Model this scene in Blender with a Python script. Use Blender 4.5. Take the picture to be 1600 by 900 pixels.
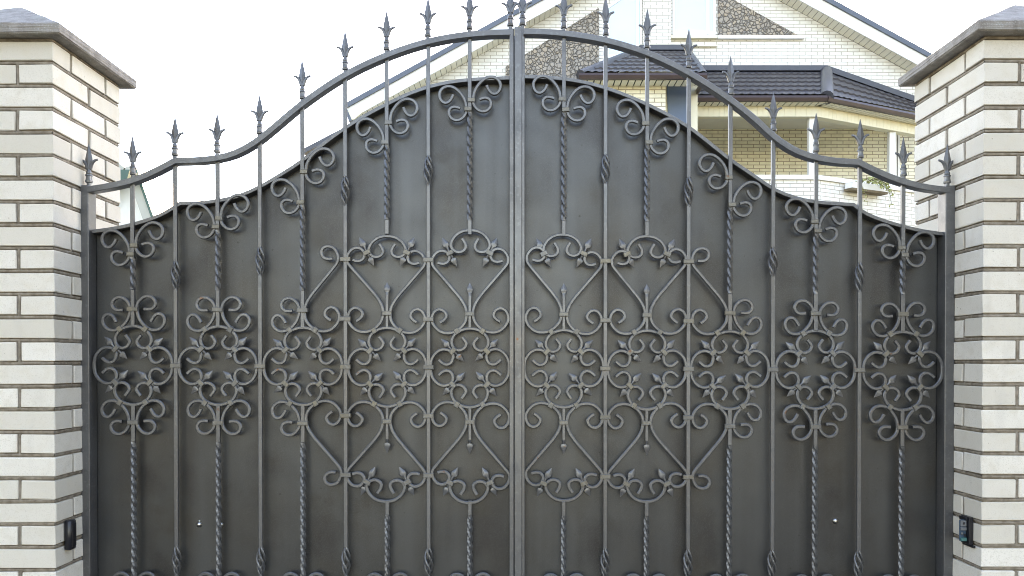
import bpy, bmesh, math, random
from mathutils import Vector, Matrix
random.seed(7)
R = math.radians
for o in list(bpy.data.objects): bpy.data.objects.remove(o)
scene = bpy.context.scene
COL = scene.collection

# ------------------------------------------------------------------ camera
F = 1339.0                      # focal length in photo pixels (1600 wide)
EYE = 1.60
PITCH = 0.010                   # camera looks very slightly down
PX0, PY0 = 800.0, 580.4         # principal point
cam_d = bpy.data.cameras.new('camera'); cam = bpy.data.objects.new('camera', cam_d); COL.objects.link(cam)
cam.location = (0, 0, EYE); cam.rotation_euler = (math.pi/2 - PITCH, 0, 0)
cam_d.sensor_fit = 'HORIZONTAL'; cam_d.sensor_width = 36.0; cam_d.lens = 36.0*F/1600
cam_d.shift_x = 0.0; cam_d.shift_y = (PY0-450)/1600
cam_d.clip_start = 0.05; cam_d.clip_end = 2000
scene.camera = cam
scene.render.engine = 'CYCLES'; scene.cycles.filter_width = 1.0

# ------------------------------------------------------------------ sky, sun, exposure
SUN_EL, SUN_AZ = R(24), R(17)   # behind the house, a little to the right of the view axis (+Y)
world = bpy.data.worlds.new('World'); scene.world = world; world.use_nodes = True
nt = world.node_tree; nt.nodes.clear()
wo = nt.nodes.new('ShaderNodeOutputWorld'); bg = nt.nodes.new('ShaderNodeBackground'); sky = nt.nodes.new('ShaderNodeTexSky')
sky.sky_type = 'NISHITA'; sky.sun_disc = False; sky.sun_elevation = SUN_EL; sky.sun_rotation = SUN_AZ
sky.air_density = 1.0; sky.dust_density = 0.5; sky.ozone_density = 1.0; sky.altitude = 100
bg.inputs['Strength'].default_value = 0.15
nt.links.new(sky.outputs[0], bg.inputs['Color']); nt.links.new(bg.outputs[0], wo.inputs['Surface'])
sun_d = bpy.data.lights.new('sun', 'SUN'); sun = bpy.data.objects.new('sun', sun_d); COL.objects.link(sun)
sun_d.energy = 3.0; sun_d.angle = R(0.6); sun_d.color = (1.0, 0.93, 0.82)
sd = Vector((math.sin(SUN_AZ)*math.cos(SUN_EL), math.cos(SUN_AZ)*math.cos(SUN_EL), math.sin(SUN_EL)))
sun.rotation_euler = sd.to_track_quat('Z', 'Y').to_euler(); sun.location = (10, 30, 30)
vs = scene.view_settings
scene.display_settings.display_device = 'sRGB'
vs.view_transform = 'Standard'; vs.look = 'None'; vs.gamma = 1.0; vs.use_curve_mapping = False
vs.exposure = 2.95
vs.use_white_balance = True; vs.white_balance_temperature = 8100; vs.white_balance_tint = 21   # the phone's own white balance, set for open shade

# ------------------------------------------------------------------ helpers
def P(px, py, Y):
    """world point on the plane y=Y seen at photo pixel (px,py)"""
    a = (px-PX0)/F; b = (PY0-py)/F
    dy = math.cos(PITCH) + b*math.sin(PITCH); dz = -math.sin(PITCH) + b*math.cos(PITCH)
    t = Y/dy
    return Vector((a*t, Y, EYE + dz*t))

def new_mesh(name, verts, faces, smooth=None, recalc=True, uvs=None):
    me = bpy.data.meshes.new(name); me.from_pydata([tuple(v) for v in verts], [], faces)
    if recalc:
        bm = bmesh.new(); bm.from_mesh(me); bmesh.ops.recalc_face_normals(bm, faces=bm.faces); bm.to_mesh(me); bm.free()
    if uvs:
        uvl = me.uv_layers.new(name='UVMap')
        for l in me.loops: uvl.data[l.index].uv = uvs[l.vertex_index]
    if smooth is not None:
        me.polygons.foreach_set('use_smooth', [True]*len(me.polygons)); me.set_sharp_from_angle(angle=R(smooth))
    me.update(); return me

def obj(name, me, mat, parent=None, loc=None, **props):
    o = bpy.data.objects.new(name, me); COL.objects.link(o)
    if mat is not None and len(me.materials) == 0: me.materials.append(mat)
    if parent is not None: o.parent = parent
    if loc is not None: o.location = loc
    for k, v in props.items(): o[k] = v
    return o

def empty(name, loc=(0,0,0), **props):
    o = bpy.data.objects.new(name, None); COL.objects.link(o); o.location = loc; o.empty_display_size = 0.1
    for k, v in props.items(): o[k] = v
    return o

class MB:
    """mesh collector"""
    def __init__(s): s.v = []; s.f = []
    def add(s, v, f):
        n = len(s.v); s.v += [Vector(p) for p in v]; s.f += [tuple(i+n for i in q) for q in f]; return s
    def box(s, a, b, bev=0.0):
        x0,y0,z0 = a; x1,y1,z1 = b
        if bev <= 0:
            v = [(x,y,z) for x in (x0,x1) for y in (y0,y1) for z in (z0,z1)]
            f = [(0,1,3,2),(4,6,7,5),(0,4,5,1),(2,3,7,6),(0,2,6,4),(1,5,7,3)]
            return s.add(v, f)
        bm = bmesh.new(); bmesh.ops.create_cube(bm, size=1)
        for q in bm.verts: q.co = Vector(((x0+x1)/2+q.co.x*(x1-x0), (y0+y1)/2+q.co.y*(y1-y0), (z0+z1)/2+q.co.z*(z1-z0)))
        bmesh.ops.bevel(bm, geom=bm.edges[:], offset=bev, segments=1, affect='EDGES', profile=0.5)
        bm.verts.index_update()
        r = s.add([q.co.copy() for q in bm.verts], [tuple(q.index for q in f.verts) for f in bm.faces]); bm.free(); return r
    def prism(s, poly, d):
        """polygon of 3-D points extruded by vector d"""
        n = len(poly); d = Vector(d)
        v = [Vector(p) for p in poly] + [Vector(p)+d for p in poly]
        f = [tuple(range(n)), tuple(range(2*n-1, n-1, -1))] + [(i, (i+1)%n, n+(i+1)%n, n+i) for i in range(n)]
        return s.add(v, f)
    def mesh(s, name, smooth=None): return new_mesh(name, s.v, s.f, smooth)

def spline(pts, sub=5, smooth=2, closed=False):
    p = [Vector((a, b)) for a, b in pts]; out = []
    for i in range(len(p)-1):
        p0 = p[i-1] if i > 0 else p[0]*2-p[1]; p1 = p[i]; p2 = p[i+1]; p3 = p[i+2] if i+2 < len(p) else p[-1]*2-p[-2]
        for k in range(sub):
            t = k/sub
            out.append(0.5*((2*p1)+(p2-p0)*t+(2*p0-5*p1+4*p2-p3)*t*t+(3*p1-p0-3*p2+p3)*t**3))
    out.append(p[-1])
    for _ in range(smooth):
        q = out[:]
        for i in range(1, len(out)-1): q[i] = out[i]*0.5+(out[i-1]+out[i+1])*0.25
        out = q
    # even re-spacing
    L = [0]
    for a, b in zip(out, out[1:]): L.append(L[-1]+(b-a).length)
    n = max(8, int(len(out)*0.75)); res = []; j = 0
    for k in range(n+1):
        d = L[-1]*k/n
        while j < len(L)-2 and L[j+1] < d: j += 1
        t = (d-L[j])/max(1e-9, L[j+1]-L[j]); res.append(out[j].lerp(out[j+1], min(1, t)))
    return res

def sweep(path, t, d, bev=0.18, y0=0.0, taper=None):
    """flat-bar swept along a 2-D path in the XZ plane; t in-plane, d in depth; returns verts, faces"""
    V = []; Fc = []; n = len(path)
    for i, p in enumerate(path):
        a = path[max(0, i-1)]; b = path[min(n-1, i+1)]
        tg = (b-a).normalized(); nr = Vector((-tg.y, tg.x))
        k = 1.0
        if 0 < i < n-1:                                   # mitre length correction
            t1 = (p-a).normalized(); t2 = (b-p).normalized(); c = max(0.5, math.sqrt(max(0, (1+t1.dot(t2))/2))); k = 1/c
        s = taper(i/(n-1)) if taper else 1.0
        hx = t/2*s; hy = d/2*(s if taper else 1); c = bev*min(t, d)*s
        for u, w in ((-hx+c,-hy),(hx-c,-hy),(hx,-hy+c),(hx,hy-c),(hx-c,hy),(-hx+c,hy),(-hx,hy-c),(-hx,-hy+c)):
            q = p+nr*(u*k); V.append((q.x, y0+w, q.y))
    for i in range(n-1):
        for j in range(8):
            a = i*8+j; b = i*8+(j+1)%8; Fc.append((a, b, b+8, a+8))
    Fc.append(tuple(range(7, -1, -1))); Fc.append(tuple((n-1)*8+j for j in range(8)))
    return V, Fc

# ------------------------------------------------------------------ materials
def nodes(name):
    m = bpy.data.materials.new(name); m.use_nodes = True; n = m.node_tree.nodes; n.clear()
    out = n.new('ShaderNodeOutputMaterial'); b = n.new('ShaderNodeBsdfPrincipled'); m.node_tree.links.new(b.outputs[0], out.inputs[0])
    return m, n, m.node_tree.links, b

def mixcol(n, l, fac, c1, c2, blend='MIX'):
    x = n.new('ShaderNodeMix'); x.data_type = 'RGBA'; x.blend_type = blend
    if hasattr(fac, 'links'): l.new(fac, x.inputs[0])
    else: x.inputs[0].default_value = fac
    for c, i in ((c1, 6), (c2, 7)):
        if hasattr(c, 'links'): l.new(c, x.inputs[i])
        else: x.inputs[i].default_value = (*c, 1)
    return x.outputs[2]

def noise(n, l, scale, detail=4, rough=0.55, coord='Object', dist=0.0, stretch=None):
    tc = n.new('ShaderNodeTexCoord'); t = n.new('ShaderNodeTexNoise'); t.inputs['Scale'].default_value = scale
    t.inputs['Detail'].default_value = detail; t.inputs['Roughness'].default_value = rough; t.inputs['Distortion'].default_value = dist
    src = tc.outputs[coord]
    if coord == 'World':
        pass
    if stretch:
        mp = n.new('ShaderNodeMapping'); mp.inputs['Scale'].default_value = stretch; l.new(src, mp.inputs[0]); src = mp.outputs[0]
    l.new(src, t.inputs['Vector']); return t.outputs['Fac']

def ramp(n, l, src, a, b):
    r = n.new('ShaderNodeMapRange'); r.inputs['From Min'].default_value = a; r.inputs['From Max'].default_value = b
    l.new(src, r.inputs['Value']); return r.outputs[0]

def bump(n, l, b, src, strength, dist=0.002):
    u = n.new('ShaderNodeBump'); u.inputs['Strength'].default_value = strength; u.inputs['Distance'].default_value = dist
    l.new(src, u.inputs['Height']); l.new(u.outputs[0], b.inputs['Normal'])

def simple(name, c1, c2, scale=8, rough=0.6, metal=0.0, bstr=0.0, spec=0.5, stretch=None):
    m, n, l, b = nodes(name); f = noise(n, l, scale, stretch=stretch)
    l.new(mixcol(n, l, ramp(n, l, f, 0.3, 0.7), c1, c2), b.inputs['Base Color'])
    b.inputs['Roughness'].default_value = rough; b.inputs['Metallic'].default_value = metal; b.inputs['Specular IOR Level'].default_value = spec
    if bstr: bump(n, l, b, f, bstr)
    return m

def worldpos(n): return n.new('ShaderNodeNewGeometry').outputs['Position']

def mat_iron(name, base, warm, rough, rust=0.80):
    m, n, l, b = nodes(name)
    pos = worldpos(n)
    def nz(s, d=4):
        t = n.new('ShaderNodeTexNoise'); t.inputs['Scale'].default_value = s; t.inputs['Detail'].default_value = d; l.new(pos, t.inputs['Vector']); return t.outputs['Fac']
    big = nz(2.6, 5); fine = nz(90, 3); mid = nz(16, 4)
    c = mixcol(n, l, ramp(n, l, big, 0.35, 0.68), base, warm)
    c = mixcol(n, l, ramp(n, l, mid, 0.52, 0.8), c, tuple(v*0.72 for v in base))
    c = mixcol(n, l, ramp(n, l, fine, 0.55, 0.9), c, tuple(min(1, v*1.5) for v in base))
    c = mixcol(n, l, ramp(n, l, nz(23, 5), rust, rust+0.06), c, (0.16,0.062,0.022))
    l.new(c, b.inputs['Base Color'])
    rr = n.new('ShaderNodeMapRange'); rr.inputs['To Min'].default_value = rough-0.08; rr.inputs['To Max'].default_value = rough+0.12
    l.new(mid, rr.inputs['Value']); l.new(rr.outputs[0], b.inputs['Roughness'])
    b.inputs['Specular IOR Level'].default_value = 0.5; b.inputs['Metallic'].default_value = 0.55
    bump(n, l, b, fine, 0.12, 0.001)
    return m

M = {}
M['iron']   = mat_iron('wrought_iron_paint', (0.132,0.134,0.135), (0.119,0.114,0.109), 0.36, 0.72)
M['collar'] = mat_iron('collar_patina', (0.146,0.143,0.134), (0.150,0.132,0.098), 0.42, 0.70)

def mat_sheet():
    m, n, l, b = nodes('sheet_paint'); pos = worldpos(n)
    def nz(s, d=4, st=(1,1,1), ro=0.55):
        mp = n.new('ShaderNodeMapping'); mp.inputs['Scale'].default_value = st; l.new(pos, mp.inputs[0])
        t = n.new('ShaderNodeTexNoise'); t.inputs['Scale'].default_value = s; t.inputs['Detail'].default_value = d; t.inputs['Roughness'].default_value = ro
        l.new(mp.outputs[0], t.inputs['Vector']); return t.outputs['Fac']
    big = nz(3.2, 3); mid = nz(8, 5); streak = nz(5.5, 3, (1,1,0.06)); band = nz(9, 3, (1,1,0.035)); drip = nz(38, 3, (1,1,0.03)); fine = nz(420, 2); sp = nz(70, 2); cloud = nz(5.5, 3, (1,1,0.7))
    c = mixcol(n, l, ramp(n, l, big, 0.44, 0.70), (0.063,0.064,0.063), (0.051,0.046,0.039))
    c = mixcol(n, l, ramp(n, l, cloud, 0.47, 0.68), c, (0.039,0.037,0.036))
    c = mixcol(n, l, ramp(n, l, mid, 0.55, 0.85), c, (0.045,0.040,0.032))
    x = mixcol(n, l, ramp(n, l, streak, 0.40, 0.72), c, (0.081,0.084,0.085))
    x = mixcol(n, l, ramp(n, l, band, 0.52, 0.85), x, (0.047,0.046,0.045))
    x = mixcol(n, l, ramp(n, l, drip, 0.70, 0.90), x, (0.090,0.089,0.085))
    x = mixcol(n, l, ramp(n, l, sp, 0.70, 0.80), x, (0.033,0.032,0.028))
    x = mixcol(n, l, ramp(n, l, fine, 0.48, 0.9), x, (0.097,0.099,0.098))
    l.new(x, b.inputs['Base Color'])
    rr = n.new('ShaderNodeMapRange'); rr.inputs['To Min'].default_value = 0.34; rr.inputs['To Max'].default_value = 0.48
    l.new(mid, rr.inputs['Value']); l.new(rr.outputs[0], b.inputs['Roughness'])
    wav = nz(4.5, 2)
    u2 = n.new('ShaderNodeBump'); u2.inputs['Strength'].default_value = 0.35; u2.inputs['Distance'].default_value = 0.006; l.new(wav, u2.inputs['Height'])
    u = n.new('ShaderNodeBump'); u.inputs['Strength'].default_value = 0.10; u.inputs['Distance'].default_value = 0.0006
    l.new(fine, u.inputs['Height']); l.new(u2.outputs[0], u.inputs['Normal']); l.new(u.outputs[0], b.inputs['Normal'])
    b.inputs['Specular IOR Level'].default_value = 0.5; b.inputs['Metallic'].default_value = 0.75
    return m
M['sheet'] = mat_sheet()

def mat_brick():
    m, n, l, b = nodes('silicate_brick'); pos = worldpos(n)
    oi = n.new('ShaderNodeObjectInfo')
    def nz(s, d=4):
        t = n.new('ShaderNodeTexNoise'); t.inputs['Scale'].default_value = s; t.inputs['Detail'].default_value = d; l.new(pos, t.inputs['Vector']); return t.outputs['Fac']
    fine = nz(260, 3); mid = nz(22, 5); spots = nz(75, 2)
    c = mixcol(n, l, oi.outputs['Random'], (0.746,0.690,0.592), (0.594,0.542,0.447))
    c = mixcol(n, l, ramp(n, l, mid, 0.5, 0.9), c, (0.600,0.533,0.417))
    c = mixcol(n, l, ramp(n, l, fine, 0.52, 0.8), c, (0.546,0.487,0.389))
    c = mixcol(n, l, ramp(n, l, spots, 0.735, 0.78), c, (0.263,0.213,0.154))
    mp = n.new('ShaderNodeMapping'); mp.inputs['Scale'].default_value = (1, 1, 0.25); l.new(pos, mp.inputs[0])
    dr = n.new('ShaderNodeTexNoise'); dr.inputs['Scale'].default_value = 9; dr.inputs['Detail'].default_value = 6; l.new(mp.outputs[0], dr.inputs['Vector'])
    c = mixcol(n, l, ramp(n, l, dr.outputs['Fac'], 0.60, 0.90), c, (0.477,0.438,0.376))
    l.new(c, b.inputs['Base Color']); b.inputs['Roughness'].default_value = 0.88; b.inputs['Specular IOR Level'].default_value = 0.25
    ad = n.new('ShaderNodeMath'); ad.operation = 'MULTIPLY_ADD'; l.new(fine, ad.inputs[0]); ad.inputs[1].default_value = 0.5; l.new(mid, ad.inputs[2])
    bump(n, l, b, ad.outputs[0], 0.35, 0.003)
    return m
M['brick'] = mat_brick()
def mat_mortar():
    m, n, l, b = nodes('mortar'); pos = worldpos(n)
    t = n.new('ShaderNodeTexNoise'); t.inputs['Scale'].default_value = 45; t.inputs['Detail'].default_value = 6; l.new(pos, t.inputs['Vector'])
    c = mixcol(n, l, ramp(n, l, t.outputs['Fac'], 0.35, 0.7), (0.175,0.140,0.100), (0.32,0.275,0.215))
    l.new(c, b.inputs['Base Color']); b.inputs['Roughness'].default_value = 0.92; bump(n, l, b, t.outputs['Fac'], 0.5, 0.003)
    return m
M['mortar'] = mat_mortar()
def mat_concrete():
    m, n, l, b = nodes('cap_concrete'); pos = worldpos(n)
    def nz(s, st, d=5):
        mp = n.new('ShaderNodeMapping'); mp.inputs['Scale'].default_value = st; l.new(pos, mp.inputs[0])
        t = n.new('ShaderNodeTexNoise'); t.inputs['Scale'].default_value = s; t.inputs['Detail'].default_value = d; l.new(mp.outputs[0], t.inputs['Vector']); return t.outputs['Fac']
    st = nz(28, (1,1,0.12)); g = nz(9, (1,1,1)); f = nz(200, (1,1,1), 2)
    c = mixcol(n, l, ramp(n, l, st, 0.35, 0.7), (0.30,0.27,0.235), (0.185,0.160,0.135))
    c = mixcol(n, l, ramp(n, l, g, 0.5, 0.8), c, (0.25,0.245,0.20))
    c = mixcol(n, l, ramp(n, l, f, 0.55, 0.9), c, (0.46,0.45,0.43))
    l.new(c, b.inputs['Base Color']); b.inputs['Roughness'].default_value = 0.9; bump(n, l, b, f, 0.4, 0.003)
    return m
M['cap'] = mat_concrete()

def mat_wallbrick(name, c1, c2, mort, bw=0.26, rh=0.075, ms=0.007):
    m, n, l, b = nodes(name); uv = n.new('ShaderNodeTexCoord'); t = n.new('ShaderNodeTexBrick')
    t.offset = 0.5; t.inputs['Scale'].default_value = 1; t.inputs['Brick Width'].default_value = bw; t.inputs['Row Height'].default_value = rh
    t.inputs['Mortar Size'].default_value = ms; t.inputs['Mortar Smooth'].default_value = 0.1; t.inputs['Bias'].default_value = 0
    t.inputs['Color1'].default_value = (*c1,1); t.inputs['Color2'].default_value = (*c2,1); t.inputs['Mortar'].default_value = (*mort,1)
    l.new(uv.outputs['UV'], t.inputs['Vector'])
    f = n.new('ShaderNodeTexNoise'); f.inputs['Scale'].default_value = 6; f.inputs['Detail'].default_value = 6; l.new(uv.outputs['UV'], f.inputs['Vector'])
    c = mixcol(n, l, ramp(n, l, f.outputs['Fac'], 0.4, 0.8), t.outputs['Color'], tuple(v*0.85 for v in c2), 'MIX')
    x = mixcol(n, l, t.outputs['Fac'], c, mort)
    l.new(x, b.inputs['Base Color']); b.inputs['Roughness'].default_value = 0.85
    inv = n.new('ShaderNodeMath'); inv.operation = 'SUBTRACT'; inv.inputs[0].default_value = 1; l.new(t.outputs['Fac'], inv.inputs[1])
    bump(n, l, b, inv.outputs[0], 0.6, 0.01)
    return m
M['wall'] = mat_wallbrick('house_brick', (0.83,0.82,0.77), (0.78,0.76,0.70), (0.42,0.38,0.31))
M['cream_wall'] = mat_wallbrick('bay_brick', (0.88,0.84,0.67), (0.84,0.79,0.61), (0.33,0.27,0.19))

def mat_stone():
    m, n, l, b = nodes('rubble_stone'); uv = n.new('ShaderNodeTexCoord')
    ds = n.new('ShaderNodeTexNoise'); ds.inputs['Scale'].default_value = 3.5; l.new(uv.outputs['UV'], ds.inputs['Vector'])
    mx = n.new('ShaderNodeMix'); mx.data_type = 'VECTOR'; mx.inputs[0].default_value = 0.12; l.new(uv.outputs['UV'], mx.inputs[4]); l.new(ds.outputs['Color'], mx.inputs[5])
    v = n.new('ShaderNodeTexVoronoi'); v.feature = 'F1'; v.inputs['Scale'].default_value = 14.5; l.new(mx.outputs[1], v.inputs['Vector'])
    e = n.new('ShaderNodeTexVoronoi'); e.feature = 'DISTANCE_TO_EDGE'; e.inputs['Scale'].default_value = 14.5; l.new(mx.outputs[1], e.inputs['Vector'])
    sep = n.new('ShaderNodeSeparateColor'); l.new(v.outputs['Color'], sep.inputs[0])
    c = mixcol(n, l, sep.outputs[0], (0.378,0.335,0.275), (0.244,0.217,0.186))
    c = mixcol(n, l, ramp(n, l, sep.outputs[1], 0.4, 1.0), c, (0.403,0.322,0.230))
    f = n.new('ShaderNodeTexNoise'); f.inputs['Scale'].default_value = 25; f.inputs['Detail'].default_value = 5; l.new(uv.outputs['UV'], f.inputs['Vector'])
    c = mixcol(n, l, ramp(n, l, f.outputs['Fac'], 0.4, 0.8), c, (0.305,0.273,0.237))
    ed = ramp(n, l, e.outputs['Distance'], 0.0, 0.11)
    c = mixcol(n, l, ed, (0.232,0.205,0.173), c)
    l.new(c, b.inputs['Base Color']); b.inputs['Roughness'].default_value = 0.85; bump(n, l, b, ed, 0.9, 0.06)
    return m
M['stone'] = mat_stone()
M['tile']   = simple('metal_tile', (0.032,0.030,0.036), (0.042,0.038,0.044), 3, 0.45, spec=0.45)
M['ridge']  = simple('ridge_metal', (0.042,0.043,0.052), (0.055,0.056,0.066), 3, 0.40)
M['gutter'] = simple('brown_gutter', (0.050,0.030,0.026), (0.065,0.040,0.034), 5, 0.42)
M['edge']   = simple('roof_edge_metal', (0.065,0.080,0.105), (0.085,0.10,0.125), 3, 0.4)
M['vinyl']  = simple('cream_vinyl', (0.76,0.71,0.54), (0.72,0.67,0.50), 4, 0.55)
M['soffit'] = simple('cream_soffit', (0.80,0.77,0.66), (0.76,0.72,0.60), 4, 0.6)
M['nsoffit']= simple('grey_soffit', (0.40,0.40,0.35), (0.36,0.36,0.31), 2, 0.7)
M['white']  = simple('white_trim', (0.80,0.79,0.76), (0.76,0.75,0.71), 4, 0.5)
M['plaster']= simple('white_plaster', (0.78,0.78,0.75), (0.72,0.73,0.69), 2, 0.85)
M['ceil']   = simple('balcony_ceiling', (0.70,0.68,0.60), (0.66,0.63,0.55), 4, 0.7)
M['green']  = simple('green_roof', (0.016,0.062,0.044), (0.022,0.080,0.058), 3, 0.45)
M['dark']   = simple('dark_gap', (0.02,0.02,0.02), (0.03,0.03,0.03), 3, 0.7)
M['black']  = simple('black_plastic', (0.008,0.008,0.011), (0.012,0.012,0.015), 30, 0.35)
M['steel']  = simple('polished_bolt', (0.62,0.60,0.55), (0.5,0.48,0.42), 60, 0.28, metal=1.0)
M['tin']    = simple('tinned_part', (0.20,0.21,0.22), (0.15,0.16,0.17), 60, 0.45, metal=0.5)
M['board']  = simple('circuit_board', (0.020,0.05,0.085), (0.035,0.07,0.11), 120, 0.4)
M['teal']   = simple('teal_terminal', (0.025,0.11,0.10), (0.04,0.15,0.14), 120, 0.45)
M['stain']  = simple('rust_stain', (0.38,0.31,0.22), (0.46,0.40,0.32), 50, 0.9)
M['foliage']= simple('shade_tree_foliage', (0.07,0.075,0.030), (0.10,0.085,0.04), 1.5, 0.7)
M['leaf']   = simple('trailing_leaf', (0.26,0.30,0.10), (0.36,0.34,0.13), 20, 0.6)
M['stem']   = simple('plant_stem', (0.10,0.09,0.04), (0.14,0.12,0.05), 20, 0.7)
M['soil']   = simple('planter_base', (0.12,0.09,0.05), (0.2,0.15,0.09), 10, 0.9)
M['asphalt']= simple('street_asphalt', (0.050,0.050,0.050), (0.065,0.063,0.060), 40, 0.9, bstr=0.3)
M['paver']  = simple('concrete_paving', (0.30,0.29,0.27), (0.36,0.35,0.32), 12, 0.9, bstr=0.2)
M['grass']  = simple('ground_earth', (0.07,0.085,0.035), (0.11,0.10,0.06), 3, 0.95, bstr=0.4)

def mat_glass(name, col, rough=0.03):
    m, n, l, b = nodes(name); f = noise(n, l, 0.8)
    l.new(mixcol(n, l, f, col, tuple(v*1.25 for v in col)), b.inputs['Base Color']); b.inputs['Roughness'].default_value = rough
    b.inputs['Specular IOR Level'].default_value = 1.0; b.inputs['Coat Weight'].default_value = 0.6; b.inputs['Coat Roughness'].default_value = 0.02
    return m
M['glass'] = mat_glass('window_glass', (0.40,0.50,0.56), 0.12)  # pale base colour stands for sky reflected in the panes
M['blueglass'] = simple('blue_blind', (0.105,0.150,0.225), (0.12,0.165,0.24), 3, 0.6)

# ------------------------------------------------------------------ ground (not in view, but the place stands on it)
def sheet_rect(name, x0, x1, y0, y1, z, mat):
    return obj(name, new_mesh(name, [(x0,y0,z),(x1,y0,z),(x1,y1,z),(x0,y1,z)], [(0,1,2,3)], recalc=False), mat, kind='structure')
sheet_rect('ground', -600, 600, -600, 600, 0.0, M['grass'])
sheet_rect('road', -600, 600, -9.0, -2.0, 0.008, M['asphalt'])
sheet_rect('driveway', -3.0, 3.6, -2.0, 15.0, 0.004, M['asphalt'])
# unseen trees added behind the camera to shade the gate; gap brightens its middle
def shade_tree_belt():
    rnd = random.Random(11); V = []; Fc = []
    clumps = [(rnd.choice((-1, 1))*rnd.uniform(3.6, 30), rnd.uniform(-15.5, -9.6), rnd.uniform(0.5, 12.5), rnd.uniform(0.7, 1.5)) for _ in range(640)]
    for cx, cy, cz, r in clumps:
        for _ in range(46):
            d = Vector((rnd.gauss(0,1), rnd.gauss(0,1), rnd.gauss(0,1))).normalized()
            p = Vector((cx, cy, cz))+d*r*rnd.uniform(0.55, 1.0)
            if p.z < 0.1: continue
            a = Vector((rnd.gauss(0,1), rnd.gauss(0,1), rnd.gauss(0,1))).normalized(); b = a.cross(d)
            if b.length < 0.1: continue
            b.normalize(); s_ = rnd.uniform(0.13, 0.26); n = len(V)
            V += [p-a*s_, p+b*s_*0.7, p+a*s_, p-b*s_*0.7]; Fc.append((n, n+1, n+2, n+3))
    o = obj('shade_trees', new_mesh('shade_trees', V, Fc, recalc=False), M['foliage'], kind='stuff', label='unseen belt of trees added to shade the gate front', category='trees')
shade_tree_belt()

# ================================================================== brick pillars
G = 3.245                                  # plane of the ironwork
S = G/F                                    # metres per photo pixel on that plane
PF = 3.04                                  # front plane of the pillars
PW = 0.52; J = 0.0155; BH = 0.0660; PITCHZ = 0.0818
def brick_mesh(seed):
    rnd = random.Random(seed)
    mb = MB().box((-0.125,-0.06,-BH/2), (0.125,0.06,BH/2), 0.0022)
    for v in mb.v: v += Vector((rnd.uniform(-1,1), rnd.uniform(-1,1), rnd.uniform(-1,1)))*0.0013
    return mb.mesh('brick')
BRICKS = [brick_mesh(i) for i in range(12)]
for bmsh in BRICKS: bmsh.materials.append(M['brick'])

def bead(mb, a, b, out, w=0.0115, proud=0.0065):
    """rounded mortar bead from a to b; out = outward unit vector"""
    a = Vector(a); b = Vector(b); out = Vector(out); ax = (b-a).normalized(); sd_ = ax.cross(out)
    prof = [(-w/2, 0), (-w*0.36, proud*0.75), (0, proud), (w*0.36, proud*0.75), (w/2, 0)]
    n = max(2, int((b-a).length/0.035)+1); V = []; Fc = []
    for i in range(n):
        c = a.lerp(b, i/(n-1)); jz = Vector((random.uniform(-1,1), random.uniform(-1,1), random.uniform(-1,1)))*0.0008
        for s_, o_ in prof: V.append(c + sd_*s_ + out*o_ + jz)
    for i in range(n-1):
        for j in range(4): Fc.append((i*5+j, i*5+j+1, i*5+j+6, i*5+j+5))
    mb.add(V, Fc)

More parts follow.
